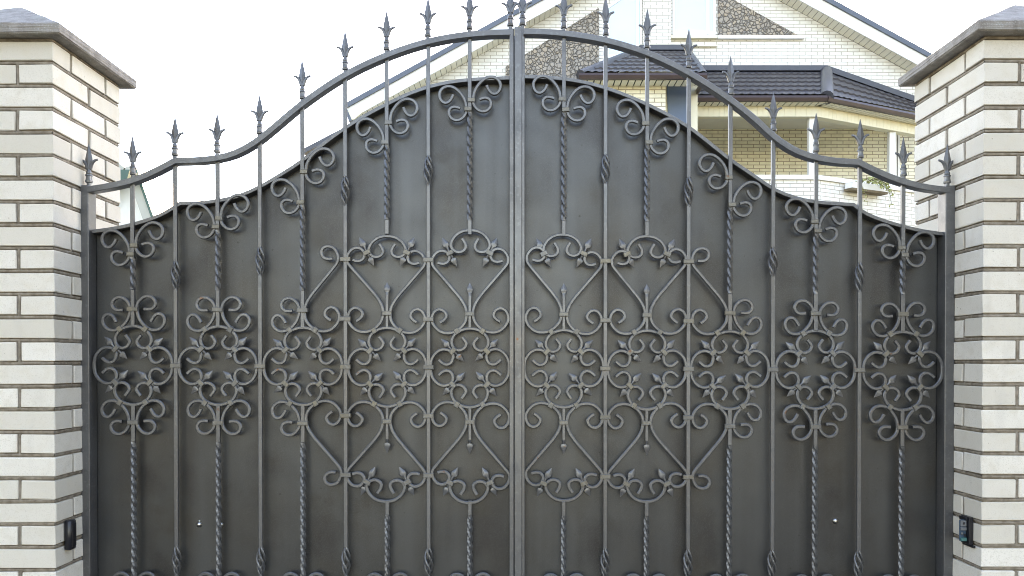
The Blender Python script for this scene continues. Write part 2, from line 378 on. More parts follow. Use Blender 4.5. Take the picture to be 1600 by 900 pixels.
def pillar(xi, side, py_joint, cap_py, apex_py, label):
    """xi = X of the inner face; side=-1 pillar extends to -X, +1 to +X"""
    root = empty('brick_pillar', (xi+side*PW/2, PF+PW/2, 0), label=label, category='pillar', group='white brick gate pillars')
    cx, cy = xi+side*PW/2, PF+PW/2
    zj = P(84, py_joint, PF).z
    ztop = zj + PITCHZ/2 + BH/2 + 0.003
    cap_z = P(84, cap_py, PF-0.0475).z
    mo = MB(); h = PW/2
    mo.box((-h+0.010,-h+0.010,0), (h-0.010,h-0.010,cap_z-0.001))
    nb = 0
    k = 0; z = zj + PITCHZ/2
    while z > 0.02:
        A = (k % 2 == 0)
        lay = []
        if A:    # stretchers along X in front and back, one stretcher on each side
            for yy in (-h+0.06, h-0.06):
                for xx in (-h+0.125, h-0.125): lay.append((xx, yy, 0))
            for xx in (-h+0.06, h-0.06): lay.append((xx, 0, 1))
        else:
            for xx in (-h+0.06, h-0.06):
                for yy in (-h+0.125, h-0.125): lay.append((xx, yy, 1))
            for yy in (-h+0.06, h-0.06): lay.append((0, yy, 0))
        for (bx, by, rot) in lay:
            o = bpy.data.objects.new('brick', random.choice(BRICKS)); COL.objects.link(o); o.parent = root
            e = 0.0014
            o.location = (bx+random.uniform(-e,e), by+random.uniform(-e,e), z+random.uniform(-e,e))
            o.rotation_euler = (random.gauss(0,0.003), random.gauss(0,0.003), rot*math.pi/2+random.choice((0,math.pi))+random.gauss(0,0.002))
            nb += 1
        # vertical beads of this course
        q = h-0.010
        for s in (-1, 1):
            ys = [0.0] if not A else [-h+0.12+0.0075, h-0.12-0.0075]
            xs = [0.0] if A else [-h+0.12+0.0075, h-0.12-0.0075]
            for yy in ys: bead(mo, (s*q, yy, z-BH/2-0.004), (s*q, yy, z+BH/2+0.004), (s,0,0))
            for xx in xs: bead(mo, (xx, s*q, z-BH/2-0.004), (xx, s*q, z+BH/2+0.004), (0,s,0))
        zb = z-PITCHZ/2
        for s in (-1, 1):
            bead(mo, (s*q, -q-0.005, zb), (s*q, q+0.005, zb), (s,0,0)); bead(mo, (-q-0.005, s*q, zb), (q+0.005, s*q, zb), (0,s,0))
        k += 1; z -= PITCHZ
    obj('mortar', mo.mesh('mortar', 40), M['mortar'], root)
    # bed of mortar under the cap, set back a little
    bed = MB().box((-h+0.004,-h+0.004,ztop+0.001), (h-0.004,h-0.004,cap_z+0.001), 0.002)
    obj('mortar_bed', bed.mesh('mortar_bed'), M['mortar'], root)
    c = h+0.0475; t = 0.040
    zt = cap_z+t; za = P(36 if side < 0 else 1600-30, apex_py, cy).z
    cb = bmesh.new()
    ring = lambda r, zz: [cb.verts.new((sx*r, sy*r, zz)) for sx, sy in ((-1,-1),(1,-1),(1,1),(-1,1))]
    r0 = ring(c-0.006, cap_z); r1 = ring(c, cap_z+0.005); r2 = ring(c, zt-0.006); r3 = ring(c-0.008, zt); ap = cb.verts.new((0,0,za))
    for ra, rb in ((r0,r1),(r1,r2),(r2,r3)):
        for i in range(4): cb.faces.new((ra[i], ra[(i+1)%4], rb[(i+1)%4], rb[i]))
    for i in range(4): cb.faces.new((r3[i], r3[(i+1)%4], ap))
    cb.faces.new(r0[::-1])
    cut = [e for e in cb.edges]
    bmesh.ops.subdivide_edges(cb, edges=cut, cuts=5, use_grid_fill=True)
    rnd = random.Random(side+5)
    for v in cb.verts: v.co += Vector((rnd.uniform(-1,1), rnd.uniform(-1,1), rnd.uniform(-1,1)))*0.0012
    me = bpy.data.meshes.new('cap_stone'); cb.to_mesh(me); cb.free()
    obj('cap_stone', me, M['cap'], root)
    return root
XL = P(84, 330, PF).x; XR = P(1536, 330, PF).x
pl = pillar(XL, -1, 97.5, 51.5, 11, 'white brick gate pillar with concrete cap left of the gate, carrying the closed black sensor box')
pr = pillar(XR, 1, 95.0, 47.5, 8, 'white brick gate pillar with concrete cap right of the gate, carrying the opened sensor')

# ================================================================== gate leaves
ZC = lambda py: P(800, py, G).z            # height on the gate plane
XC = lambda px: P(px, 572, G).x

def gpt(px, py): p = P(px, py, G); return Vector((p.x, p.z))

D_BAR = 0.0145; D_SCR = 0.012
Y_BAR = G + 0.007                          # centre depth of the bars
Y_SCR = G + 0.0068
Y_SHEET = G + 0.052
TPL = {}
def scroll_template(key, pts, sx=1, sz=1, w=5.0, smooth=2):
    """scroll path in photo pixels relative to its anchor -> shared mesh"""
    k = (key, sx, sz)
    if k not in TPL:
        path = [Vector((sx*v.x*S, -sz*v.y*S)) for v in spline(pts, 5, smooth)]
        V, Fc = sweep(path, w*S, D_SCR, 0.2)
        TPL[k] = new_mesh(key, V, Fc, 40); TPL[k].materials.append(M['iron'])
    return TPL[k]

BUTTERFLY = [((x-695)/10, (y-530)/10) for x, y in [(930,300),(960,368),(1008,418),(1060,430),(1112,398),(1143,335),(1140,265),(1092,200),(1012,172),(930,185),(850,240),(783,320),(738,410),(722,500),(724,570),(748,625),(800,678),(870,702),(940,685),(988,632),(1000,570),(978,518),(930,493),(880,495),(820,515)]]
LYRE = [((x-672)/10, y/10+450-572) for x, y in [(840,345),(900,351),(960,343),(1005,300),(1015,240),(980,180),(920,150),(850,155),(785,200),(742,262),(728,330),(735,400),(760,480),(802,550),(868,622),(940,662),(1010,670),(1085,648),(1140,590),(1158,520),(1138,455),(1090,418),(1032,425),(985,470),(945,540)]]
ring_half = [(0,-61.3),(12.8,-58.8),(22.8,-52.5),(27.8,-44),(28.2,-36),(24.6,-29.6),(19.8,-27),(13.8,-27.2),(8,-31),(5.6,-37),(7.8,-41.5),(12.2,-47.2)]
# (the tip of the C turns back up inside the ring)
RING = [(-x, y) for x, y in ring_half[:0:-1]] + ring_half
SIDE_half = [(61.6,0),(60,-12),(55,-20.8),(48.5,-26.3),(41,-28.6),(33.5,-27.2),(28.2,-23.5),(26.3,-17),(27.8,-10),(31.8,-5.8),(37.5,-4.6),(43,-7),(48.6,-12)]
SIDE = [(x, -y) for x, y in SIDE_half[:0:-1]] + SIDE_half
HEART = [(x-604.5, y-572.5) for x, y in [(655,406.3),(648,408.3),(641,406.8),(637.3,402),(637,396),(641,390),(648,387.6),(656,390),(662,397),(664,404),(662.8,411),(657,418.5),(648,429),(639,439.5),(630,450),(621,460.8),(613.6,472),(609.6,483),(609.8,495),(613.5,503.5),(620.5,511),(629.5,516.3),(640,518),(650,515.8),(658,509.5),(663.5,501),(664,492.5),(660,484),(652.3,480),(644.5,483.5),(641,491),(645,497),(651,501)]]
HEARTB = [(472.5+0-472.5, 0)]
_b6 = 539.5-472.5
HEARTB = [(_b6-15.5,404-572.5),(_b6-24,404.3-572.5),(_b6-31,400.5-572.5),(_b6-33.3,392.5-572.5),(_b6-28.5,385.8-572.5),(_b6-20.5,384.5-572.5),(_b6-12.5,388-572.5),(_b6-8,396-572.5),(_b6-6.5,404-572.5)] + [(x, y) for x, y in HEART[10:]]
ARCH_half = [(0,-209.5),(14,-207),(24.5,-199),(29.5,-189),(28.5,-182.5),(23.5,-177.5),(16.5,-176),(9.5,-178.8),(6.8,-184),(8.2,-190),(12.7,-196.8)]
ARCH = [(-x, y) for x, y in ARCH_half[:0:-1]] + ARCH_half

def leaf_bud_mesh(kind):
    # along +Z from the collar centre; profile half-widths in photo pixels
    prof = ([(0,1.9),(7,1.9),(9.5,2.6),(12.5,4.6),(15,5.1),(18,4.3),(22,2.4),(26.5,0.25)] if kind == 'smooth'
            else [(0,2.2),(8,2.2),(8.4,1.7),(9.6,1.7),(10.2,4.0),(12.5,4.9),(15,4.1),(19,2.2),(23.8,0.25)] if kind == 'shoulder'
            else [(0,2.6),(9,2.5),(10.5,3.0),(13,4.4),(15,4.7),(18,4.0),(21.5,2.2),(26,0.25)])
    V = []; Fc = []
    for u, w in prof:
        w *= 1.12; th = min(w, 2.2)*0.9 if u < 10 else w*0.34
        for a in range(8):
            an = a*math.pi/4; c, s_ = math.cos(an), math.sin(an)
            k = 1.0 if a % 2 == 0 else (1.16 if 10 <= u < 21 else 1.0)
            V.append((c*w*k*S, s_*th*k*S, u*S))
    n = len(prof)
    for i in range(n-1):
        for j in range(8): Fc.append((i*8+j, i*8+(j+1)%8, i*8+8+(j+1)%8, i*8+8+j))
    Fc.append(tuple(range(8))); Fc.append(tuple((n-1)*8+j for j in range(8)))
    me = new_mesh('leaf_bud', V, Fc, 50); me.materials.append(M['iron']); return me
BUD_S = leaf_bud_mesh('smooth'); BUD_H = leaf_bud_mesh('shoulder'); BUD_T = leaf_bud_mesh('tall')

COLTPL = {}
def collar_mesh(w, h):
    if (w, h) not in COLTPL:
        mb = MB()
        d0, d1 = -0.0042, 0.0155
        mb.box((-w*S/2, d0, -h*S/2), (w*S/2, d1, h*S/2), 0.0016)
        mb.box((-w*S/2-0.0006, d0-0.0010, -h*S/2-0.0004), (w*S/2+0.0006, d1-0.002, -h*S/2+0.0030), 0.0009)   # rolled lower lip
        me = mb.mesh('collar'); me.materials.append(M['collar']); COLTPL[(w, h)] = me
    return COLTPL[(w, h)]

def spear_mesh():
    V = []; Fc = []
    # (y below tip, half width, depth half, corner factor)
    prof = [(0,0.3,0.3,.75),(8,2.2,1.7,.66),(17,4.2,2.7,.64),(24,5.7,3.3,.64),(27.5,5.7,3.4,.68),(31,4.6,3.2,.75),(36,3.4,3.0,.9),(41,3.0,3.0,1),(43,3.1,3.1,1),(44.6,4.2,4.2,1),(47,4.4,4.4,1),(48.4,3.6,3.6,1),(48.6,5.2,5.2,1.05),(50.4,5.5,5.5,1.05),(51,4.5,4.5,1.1),(54,4.3,4.3,1.1),(57.5,4.7,4.7,1.1),(58.3,5.7,5.7,1.05),(60.8,5.4,5.4,1.05),(61.6,3.2,3.2,1.1),(74,3.2,3.2,1.1)]
    for u, w, d, k in prof:
        for a in range(8):
            an = a*math.pi/4; q = 1.0 if a % 2 == 0 else k
            V.append((math.cos(an)*w*q*S, math.sin(an)*d*q*S, -u*S))
    n = len(prof)
    for i in range(n-1):
        for j in range(8): Fc.append((i*8+j, i*8+(j+1)%8, i*8+8+(j+1)%8, i*8+8+j))
    Fc.append(tuple(range(8))); Fc.append(tuple((n-1)*8+j for j in range(8)))
    mb = MB().add(V, Fc)
    for s in (-1, 1):
        path = [Vector((s*v.x*S, -v.y*S)) for v in spline([(1.5,40),(3.4,34.5),(6.0,29.6),(9.4,26.4),(14.2,25.0)], 4, 1)]
        mb.add(*sweep(path, 6.0*S, 6.0*S, 0.25, taper=lambda t: 1-0.55*t))
    me = mb.mesh('spear_finial', 34); me.materials.append(M['iron']); return me
SPEAR = spear_mesh()

def basket_mesh():
    mb = MB(); H = 44*S
    for q in range(4):
        path = []
        n = 30
        for i in range(n+1):
            t = i/n; r = 0.0032+0.0112*math.sin(math.pi*t)**0.85; an = q*math.pi/2+0.6 + t*math.pi*1.15
            path.append(Vector((r*math.cos(an), r*math.sin(an), H/2-H*t)))
        V = []; Fc = []
        for i, p in enumerate(path):
            tg = (path[min(n, i+1)]-path[max(0, i-1)]).normalized(); a = tg.cross(Vector((p.x, p.y, 0))).normalized(); b = tg.cross(a)
            for j in range(6):
                an = j*math.pi/3; V.append(p+(a*math.cos(an)+b*math.sin(an))*0.0046)
        for i in range(n):
            for j in range(6): Fc.append((i*6+j, i*6+(j+1)%6, i*6+6+(j+1)%6, i*6+6+j))
        Fc.append(tuple(range(6))); Fc.append(tuple(n*6+j for j in range(6)))
        mb.add(V, Fc)
    for s in (-1, 1): mb.box((-0.0068,-0.0068, s*H/2-0.006), (0.0068,0.0068, s*H/2+0.006), 0.002)
    me = mb.mesh('basket', 60); me.materials.append(M['iron']); return me
BASKET = basket_mesh()

def bar_mesh(segs, w=D_BAR):
    """segs: list of (z_top, z_bottom, twisted)"""
    mb = MB(); c = 0.0016; h = w/2
    for z0, z1, tw in segs:
        if not tw:
            mb.box((-h,-h,z1), (h,h,z0), c); continue
        n = max(8, int((z0-z1)/0.0055)); V = []; Fc = []
        per = 0.144
        turns = round((z0-z1)/per*4)/4*2*math.pi      # whole quarter turns
        for i in range(n+1):
            an = turns*i/n; z = z0+(z1-z0)*i/n; ca, sa = math.cos(an), math.sin(an)
            hh = h*1.06; g_ = min(1.0, 6*min(i, n-i)/n*4); m_ = h*(1-0.18*g_)
            for u, v in ((-hh,-hh),(0,-m_),(hh,-hh),(m_,0),(hh,hh),(0,m_),(-hh,hh),(-m_,0)):
                V.append((u*ca-v*sa, u*sa+v*ca, z))
        for i in range(n):
            for j in range(8): Fc.append((i*8+j, i*8+(j+1)%8, i*8+8+(j+1)%8, i*8+8+j))
        Fc.append(tuple(range(8))); Fc.append(tuple(n*8+j for j in range(8)))
        mb.add(V, Fc)
    me = mb.mesh('bar', 32); me.materials.append(M['iron']); return me

# rail curves traced on the gate plane (top edges, photo pixels)
TOPRAIL_L = [[(138,292),(170,287),(205,279),(240,265.5),(275,247)], [(275,247),(305,246.5),(338,243.5),(370,235),(402,217),(435,190),(468,162),(501,138),(534,116.5),(567,99),(600,84.5),(633,72),(667,62),(700,55),(732,50.5),(765,48),(798,47)]]
TOPRAIL_R = [[(818,46),(850,46.5),(882,49),(915,53.5),(948,60),(981,69),(1013,80),(1047,95),(1080,112.5),(1113,133),(1146,156),(1179,182),(1211,212),(1245,233),(1277,243),(1310,248),(1340,249.5)], [(1340,249.5),(1376,267),(1411,280),(1445,288.5),(1482,293)]]
RIM_L = [[(142,358.5),(175,354),(205,347.5),(240,337),(262,326),(280,314.5)], [(280,314.5),(310,313.5),(338,310.5),(370,303.5),(402,290),(435,271),(468,250),(501,224),(534,199.5),(567,178.5),(600,161),(633,145),(667,132.5),(700,125),(732,121),(765,119),(797,118)]]
RIM_R = [[(818,116),(850,117),(882,119.5),(915,125),(948,134),(981,146),(1013,160),(1047,177),(1080,197),(1113,223),(1146,249),(1179,271),(1211,293),(1245,306),(1277,312.5),(1310,315),(1335,316.5)], [(1335,316.5),(1350,328),(1376,339.5),(1411,350),(1445,358),(1482,363)]]
def curve(parts, drop=0.0):
    out = []
    for i, p in enumerate(parts):
        q = [gpt(v.x, v.y+drop) for v in spline(p, 3, 1)]
        out += q if i == 0 else q[1:]
    return out
def z_on(path, x):
    for a, b in zip(path, path[1:]):
        if a.x <= x <= b.x: return a.y+(b.y-a.y)*(x-a.x)/max(1e-9, b.x-a.x)
    return path[-1].y if x > path[-1].x else path[0].y

Z_LOW = ZC(968)            # lower cross rail, just below the frame of the photo
Z_BOT = 0.10               # bottom rail
cyc = lambda px: 570.0+0.0065*(px-274)+1.6      # rosette centre line (the leaves sag a little)

def gate_leaf(name_label, bars, toprail, rim, twisted_cfg, basket_y, stile_outer, stile_inner, spear_posts, mirror):
    """everything of one leaf; geometry is placed in world coordinates under an Empty at its hinge foot"""
    hx = stile_outer[0] if mirror > 0 else stile_outer[1]
    ox, oy = XC(hx), G
    root = empty('gate_leaf', (ox, oy, 0), label=name_label, category='gate', group='leaves of the iron driveway gate')
    def put(nm, me, x, y, z, mat=M['iron'], rot=0.0, par=root, lab=None):
        o = obj(nm, me, mat, par); b = root.location if par is root else root.location+par.location
        o.location = (x-b.x, y-b.y, z-b.z); o.rotation_euler = (0, rot, 0)
        if lab: o['label'] = lab
        return o
    def fixed(nm, mb, mat=M['iron'], smooth=None):
        for v in mb.v: v -= root.location
        return obj(nm, mb.mesh(nm, smooth), mat, root)
    top = curve(toprail); rimc = curve(rim)
    # --- rails
    tr = [p + Vector((0, -0.0125)) for p in top]
    V, Fc = sweep(tr, 0.0235, 0.042, 0.10, y0=G+0.007); fixed('top_rail', MB().add(V, Fc), smooth=30)
    rm = [p + Vector((0, -0.007)) for p in rimc]
    V, Fc = sweep(rm, 0.0135, 0.050, 0.10, y0=G+0.0305); fixed('panel_rail', MB().add(V, Fc), smooth=30)
    x0, x1 = XC(stile_outer[1]) if mirror > 0 else XC(stile_inner[1]), XC(stile_inner[0]) if mirror > 0 else XC(stile_outer[0])
    mb = MB().box((x0, G-0.006, Z_LOW-0.035), (x1, G+0.050, Z_LOW), 0.002); fixed('lower_rail', mb)
    mb = MB().box((x0, G-0.006, Z_BOT-0.04), (x1, G+0.050, Z_BOT), 0.002); fixed('bottom_rail', mb)
    # --- stiles
    ztop_o = z_on(top, XC(stile_outer[0]) if mirror < 0 else XC(stile_outer[1]))
    mb = MB().box((XC(stile_outer[0]), G-0.0125, 0.05), (XC(stile_outer[1]), G+0.050, ztop_o+0.004), 0.0025)
    fixed('hinge_stile', mb)
    ztop_i = z_on(top, XC(stile_inner[0]) if mirror > 0 else XC(stile_inner[1]))
    if mirror > 0:
        fixed('meeting_stile', MB().box((XC(stile_inner[0]), G-0.0128, 0.05), (XC(stile_inner[1]), G+0.050, ztop_i+0.002), 0.002))
    else:
        fixed('meeting_stile', MB().box((XC(stile_inner[0])+0.004, G-0.0012, 0.05), (XC(stile_inner[1]), G+0.050, ztop_i-0.002), 0.002))
        fixed('rebate_strip', MB().box((XC(798.5), G+0.0545, 0.05), (XC(811), G+0.060, ztop_i-0.004)))
        fixed('cover_strip', MB().box((XC(804.0), G-0.0175, 0.045), (XC(815.2), G-0.0015, ztop_i+0.004), 0.002))
    # --- sheet
    V = []; Fc = []; n = len(rm)
    sh = [Vector((min(XC(stile_outer[0]), XC(stile_inner[0]))+0.003, rm[0].y))] + rm + [Vector((max(XC(stile_outer[1]), XC(stile_inner[1]))-0.003, rm[-1].y))]
    n = len(sh)
    for p in sh:
        V.append(Vector((p.x, Y_SHEET, p.y))); V.append(Vector((p.x, Y_SHEET, Z_BOT-0.02)))
    for i in range(n-1): Fc.append((2*i, 2*i+1, 2*i+3, 2*i+2))
    sheet = MB().add(V, Fc); m0 = len(V)
    sheet.add([v+Vector((0,0.002,0)) for v in V], [f[::-1] for f in Fc])
    fixed('sheet_panel', sheet, M['sheet'])
    # --- pickets
    for i, px in enumerate(bars):
        X = XC(px); zt = z_on(top, X); cy = cyc(px)
        yb = Y_BAR
        if i % 2 == 1:                                    # plain bar with baskets
            z = zt-0.018; bars_ = []; bs = []
            for by in (basket_y[i], cy+304.5):
                zc = ZC(by); bars_.append([(z, zc+22*S, False)]); z = zc-22*S; bs.append(zc)
            bars_.append([(z, Z_LOW-0.005, False)])
            nm = 'plain_bar'
        else:
            cfg = twisted_cfg[i]; bs = []; nm = 'twisted_bar'
            yl = max(cfg['L'], cfg['R'])+5                # twist begins below the lower collar
            e0, e1 = (231, 208) if cfg['mid'] else (119, 61)   # hearts: the bar stops at the arch
            bars_ = [[(zt-0.018, ZC(yl), False), (ZC(yl), ZC(cy-e0), True), (ZC(cy-e0), ZC(cy-e1), False)],
                     [(ZC(cy+e1), ZC(cy+e0), False), (ZC(cy+e0), ZC(905), True), (ZC(905), Z_LOW-0.005, False)]]
        made = []
        for sg in bars_:
            zb_ = sg[-1][1]
            made.append((put(nm, bar_mesh([(a-zb_, b-zb_, t) for a, b, t in sg]), X, yb, zb_), zb_))
        bar, zb0_ = made[0]
        for q_, zc in enumerate(bs):
            par_, zp_ = made[q_]
            b_ = obj('basket', BASKET, M['iron'], par_); b_.location = (0, 0, zc-zp_); b_.rotation_euler = (0,0,random.uniform(-0.5,0.5))
        sp = obj('spear_finial', SPEAR, M['iron'], bar); sp.location = (random.uniform(-.0006,.0006), 0, zt+66.5*S-zb0_); sp.scale = (0.93, 0.93, 1); sp.rotation_euler = (0, random.gauss(0,0.008), random.gauss(0,0.06))
    for px in spear_posts:
        X = XC(px); zt = z_on(top, X)
        put('spear_finial', SPEAR, X, Y_BAR, zt+66.5*S+0.004)
    # --- scroll work on the twisted bars
    def collar(px, py, w=16.5, h=6.6, rot=0.0, dx=0.0):
        return put('collar', collar_mesh(w, h), XC(px)+dx*S, G+random.uniform(-.0006,.0006), ZC(py), M['collar'], rot+random.gauss(0,0.02))
    def scr(key, pts, px, py, sx=1, sz=1):
        o = put('scroll', scroll_template(key, pts, sx, sz), XC(px)+random.gauss(0,0.0005), Y_SCR+random.uniform(-.0006,.0006), ZC(py)+random.gauss(0,0.0006), rot=random.gauss(0, 0.010)); k_ = random.gauss(1, 0.010); o.scale = (k_, 1, random.gauss(k_, 0.006)); return o
    for i, px in enumerate(bars):
        if i % 2 == 1: continue
        cfg = twisted_cfg[i]; cy = cyc(px)
        scr('butterfly_scroll', BUTTERFLY, px+2.3, cfg['R'], 1, 1);  collar(px, cfg['R'], 11.5, 6.4, dx=2.6)
        scr('butterfly_scroll', BUTTERFLY, px-2.3, cfg['L'], -1, 1); collar(px, cfg['L'], 11.5, 6.4, dx=-2.6)
        for s in (1, -1): scr('butterfly_scroll', BUTTERFLY, px+2.3*s, 913.5+(cy-572)*0.6, s, -1)
        collar(px, 913.5, 16.5, 6.4)
        # rosette: ring arcs, side arcs
        for sz in (1, -1): scr('ring_scroll', RING, px, cy, 1, sz)
        for sx in (1, -1): scr('side_scroll', SIDE, px, cy, sx, 1)
        for sx in (1, -1):
            for sz in (1, -1):
                # diagonal collars with a pair of leaf buds
                a = R(45)*sx*sz; jx = random.gauss(0, 0.3)
                collar(px+26.6*sx, cy-26.2*sz, 11.6, 7.0, rot=a)
                ang = R(45)*sx if sz > 0 else R(180)-R(45)*sx
                b1 = put('leaf_bud', BUD_S if sz > 0 else BUD_H, XC(px+26.6*sx), Y_SCR, ZC(cy-26.2*sz), rot=ang+random.gauss(0,0.05))
                b2 = put('leaf_bud', BUD_H if sz > 0 else BUD_S, XC(px+26.6*sx), Y_SCR, ZC(cy-26.2*sz), rot=ang+math.pi+random.gauss(0,0.05))
                collar(px+20.0*sx, cy-57.3*sz, 7.6, 8.8, rot=R(33)*sx*sz)
        lyre_r = cfg['right']; lyre_l = cfg['left']
        for sx, kind in ((1, lyre_r), (-1, lyre_l)):
            for sz in (1, -1):
                if kind == 'lyre': scr('lyre_scroll', LYRE, px, cy, sx, sz)
                elif kind == 'heart': scr('heart_scroll', HEART, px, cy, sx, sz)
                else: scr('heart_scroll_end', HEARTB, px, cy, sx, sz)
        for sz in (1, -1): collar(px, cy-(88.5 if kind != 'x' else 88)*sz + (0 if not cfg['mid'] else 4.0*sz), 16.5 if not cfg['mid'] else 14.5, 6.6)
        if cfg['mid']:
            for sz in (1, -1):
                scr('arch_scroll', ARCH, px, cy, 1, sz)
                # upright bud inside the heart, on a stem from the ring
                st = MB().box((-2.2*S,-0.005,0), (2.2*S,0.005,52*S), 0.001).mesh('bud_stem')
                o = put('bud_stem', st, XC(px), Y_SCR, ZC(cy-61*sz), rot=0 if sz > 0 else math.pi)
                b_ = obj('leaf_bud', BUD_T if sz > 0 else BUD_H, M['iron'], o); b_.location = (0,0,(46 if sz > 0 else 46.5)*S); b_.scale = (1,1,1 if sz > 0 else 1.16)
                for sx in (1, -1):
                    collar(px+31.3*sx, cy-179.5*sz, 11.5, 6.8, rot=R(-25)*sx*sz*-1)
                    ang = R(26)*sx if sz > 0 else math.pi-R(26)*sx
                    put('leaf_bud', BUD_S if sz > 0 else BUD_H, XC(px+31.3*sx), Y_SCR, ZC(cy-179.5*sz), rot=ang)
                    put('leaf_bud', BUD_H if sz > 0 else BUD_S, XC(px+31.3*sx), Y_SCR, ZC(cy-179.5*sz), rot=math.pi+R(28)*-sx*-1 if sz > 0 else -R(28)*sx)
    # --- collars on the plain bars where neighbouring scrolls meet
    for i, px in enumerate(bars):
        if i % 2 == 0: continue
        cy = cyc(px)
        collar(px, cy-0.5, 16.5, 6.8)
        if cfg_hearts(bars, twisted_cfg, i):
            for dy in (-75.5, 75.5, -168.5, 168.5): collar(px, cy+dy, 16.5, 6.8)
    return root

def cfg_hearts(bars, cfg, i):
    a = cfg.get(i-1); b = cfg.get(i+1)
    return (a and a['right'] != 'lyre') or (b and b['left'] != 'lyre')

BARS_L = [207, 274, 340, 406, 472.5, 539.5, 604.5, 669.3, 734]
BARS_R = [881, 946, 1011, 1076, 1141, 1208, 1275, 1343.5, 1411]
CFG_L = {0: dict(R=383, L=396.5, left='lyre', right='lyre', mid=False), 2: dict(R=340.5, L=354, left='lyre', right='lyre', mid=False),
         4: dict(R=268, L=315.5, left='lyre', right='heart_end', mid=False), 6: dict(R=191, L=222, left='heart', right='heart', mid=True),
         8: dict(R=156, L=170, left='heart', right='heart', mid=True)}
CFG_R = {0: dict(L=154.5, R=171, left='heart', right='heart', mid=True), 2: dict(L=192.5, R=222, left='heart', right='heart', mid=True),
         4: dict(L=277, R=319.5, left='heart_end', right='lyre', mid=False), 6: dict(L=346, R=360, left='lyre', right='lyre', mid=False),
         8: dict(L=387, R=398, left='lyre', right='lyre', mid=False)}
leaf_l = gate_leaf('left leaf of the dark grey wrought iron driveway gate, with scrolls and spear tops', BARS_L, TOPRAIL_L, RIM_L, CFG_L,
                   {1: 430, 3: 408, 5: 298, 7: 266}, (128, 141.5), (796, 803.0), [139, 797.5], 1)
leaf_r = gate_leaf('right leaf of the dark grey wrought iron driveway gate, with the central cover strip', BARS_R, TOPRAIL_R, RIM_R, CFG_R,
                   {1: 264, 3: 299, 5: 409, 7: 433}, (1474, 1489), (804.5, 820), [816.5, 1480], -1)

# dome bolts on the sheet
def bolt(px, py, r, leaf, nut=False):
    V = []; Fc = []; n = 12
    for k in range(5):
        a = k/4*math.pi/2; rr = r*math.cos(a)
        for j in range(n): V.append((rr*math.cos(j*2*math.pi/n), -r*0.85*math.sin(a), rr*math.sin(j*2*math.pi/n)))
    for k in range(4):
        for j in range(n): Fc.append((k*n+j, k*n+(j+1)%n, k*n+n+(j+1)%n, k*n+n+j))
    o = obj('bolt_head', new_mesh('bolt_head', V, Fc, 40), M['steel'], leaf)
    p = P(px, py, Y_SHEET); o.location = p - leaf.location
bolt(311.5, 819.5, 0.011, leaf_l); bolt(345, 820, 0.011, leaf_l); bolt(311.5, 814.3, 0.0045, leaf_l)
bolt(1305, 814, 0.0115, leaf_r); bolt(1271, 815, 0.011, leaf_r)

# ================================================================== sensors on the pillars
def zpf(py, Y): return P(100, py, Y).z
zt, zb = zpf(811, 3.13), zpf(857, 3.13)
mb = MB().box((XL+0.001, 3.094, zb), (XL+0.027, 3.136, zt), 0.005)
s1 = empty('photocell_sensor', (XL, 3.14, zb), label='closed black plastic photocell box on the left brick pillar', category='sensor', group='photocells on the pillars')
for v in mb.v: v -= s1.location
obj('housing', mb.mesh('housing', 50), M['black'], s1)
fr = MB().box((XL+0.0265, 3.100, zb+0.012), (XL+0.029, 3.130, zt-0.012), 0.001)
for v in fr.v: v -= s1.location
obj('lens_cover', fr.mesh('lens_cover'), M['black'], s1)
# opened one
zt, zb = zpf(806, 3.12), zpf(851, 3.12)
s2 = empty('photocell_sensor', (XR, 3.12, zb), label='opened black photocell with bare circuit board on the right brick pillar', category='sensor', group='photocells on the pillars')
def sub(nm, a, b, mat, bev=0.001):
    mb = MB().box(a, b, bev)
    for v in mb.v: v -= s2.location
    return obj(nm, mb.mesh(nm), mat, s2)
h_ = zt-zb
sub('back_plate', (XR-0.016, 3.090, zb+0.004), (XR-0.001, 3.150, zt), M['black'], 0.002)
sub('foot_lug', (XR-0.010, 3.076, zb-0.004), (XR-0.001, 3.150, zb+0.0045), M['black'])
sub('top_lug', (XR-0.022, 3.100, zt-0.016), (XR-0.0165, 3.150, zt-0.003), M['black'])
bd = sub('circuit_board', (XR-0.0405, 3.1105, zb+0.016), (XR-0.0165, 3.1145, zt-0.012), M['board'])
sub('metal_can', (XR-0.039, 3.104, zt-0.036), (XR-0.018, 3.110, zt-0.014), M['tin'])
sub('lens', (XR-0.032, 3.1015, zt-0.029), (XR-0.025, 3.1035, zt-0.020), M['black'])
sub('relay', (XR-0.039, 3.102, zt-0.050), (XR-0.018, 3.110, zt-0.0385), M['tin'])
sub('component', (XR-0.036, 3.105, zb+0.040), (XR-0.029, 3.110, zb+0.048), M['tin'])
sub('component', (XR-0.026, 3.105, zb+0.032), (XR-0.020, 3.110, zb+0.042), M['black'])
sub('terminal_block', (XR-0.039, 3.100, zb+0.0165), (XR-0.018, 3.110, zb+0.029), M['teal'])

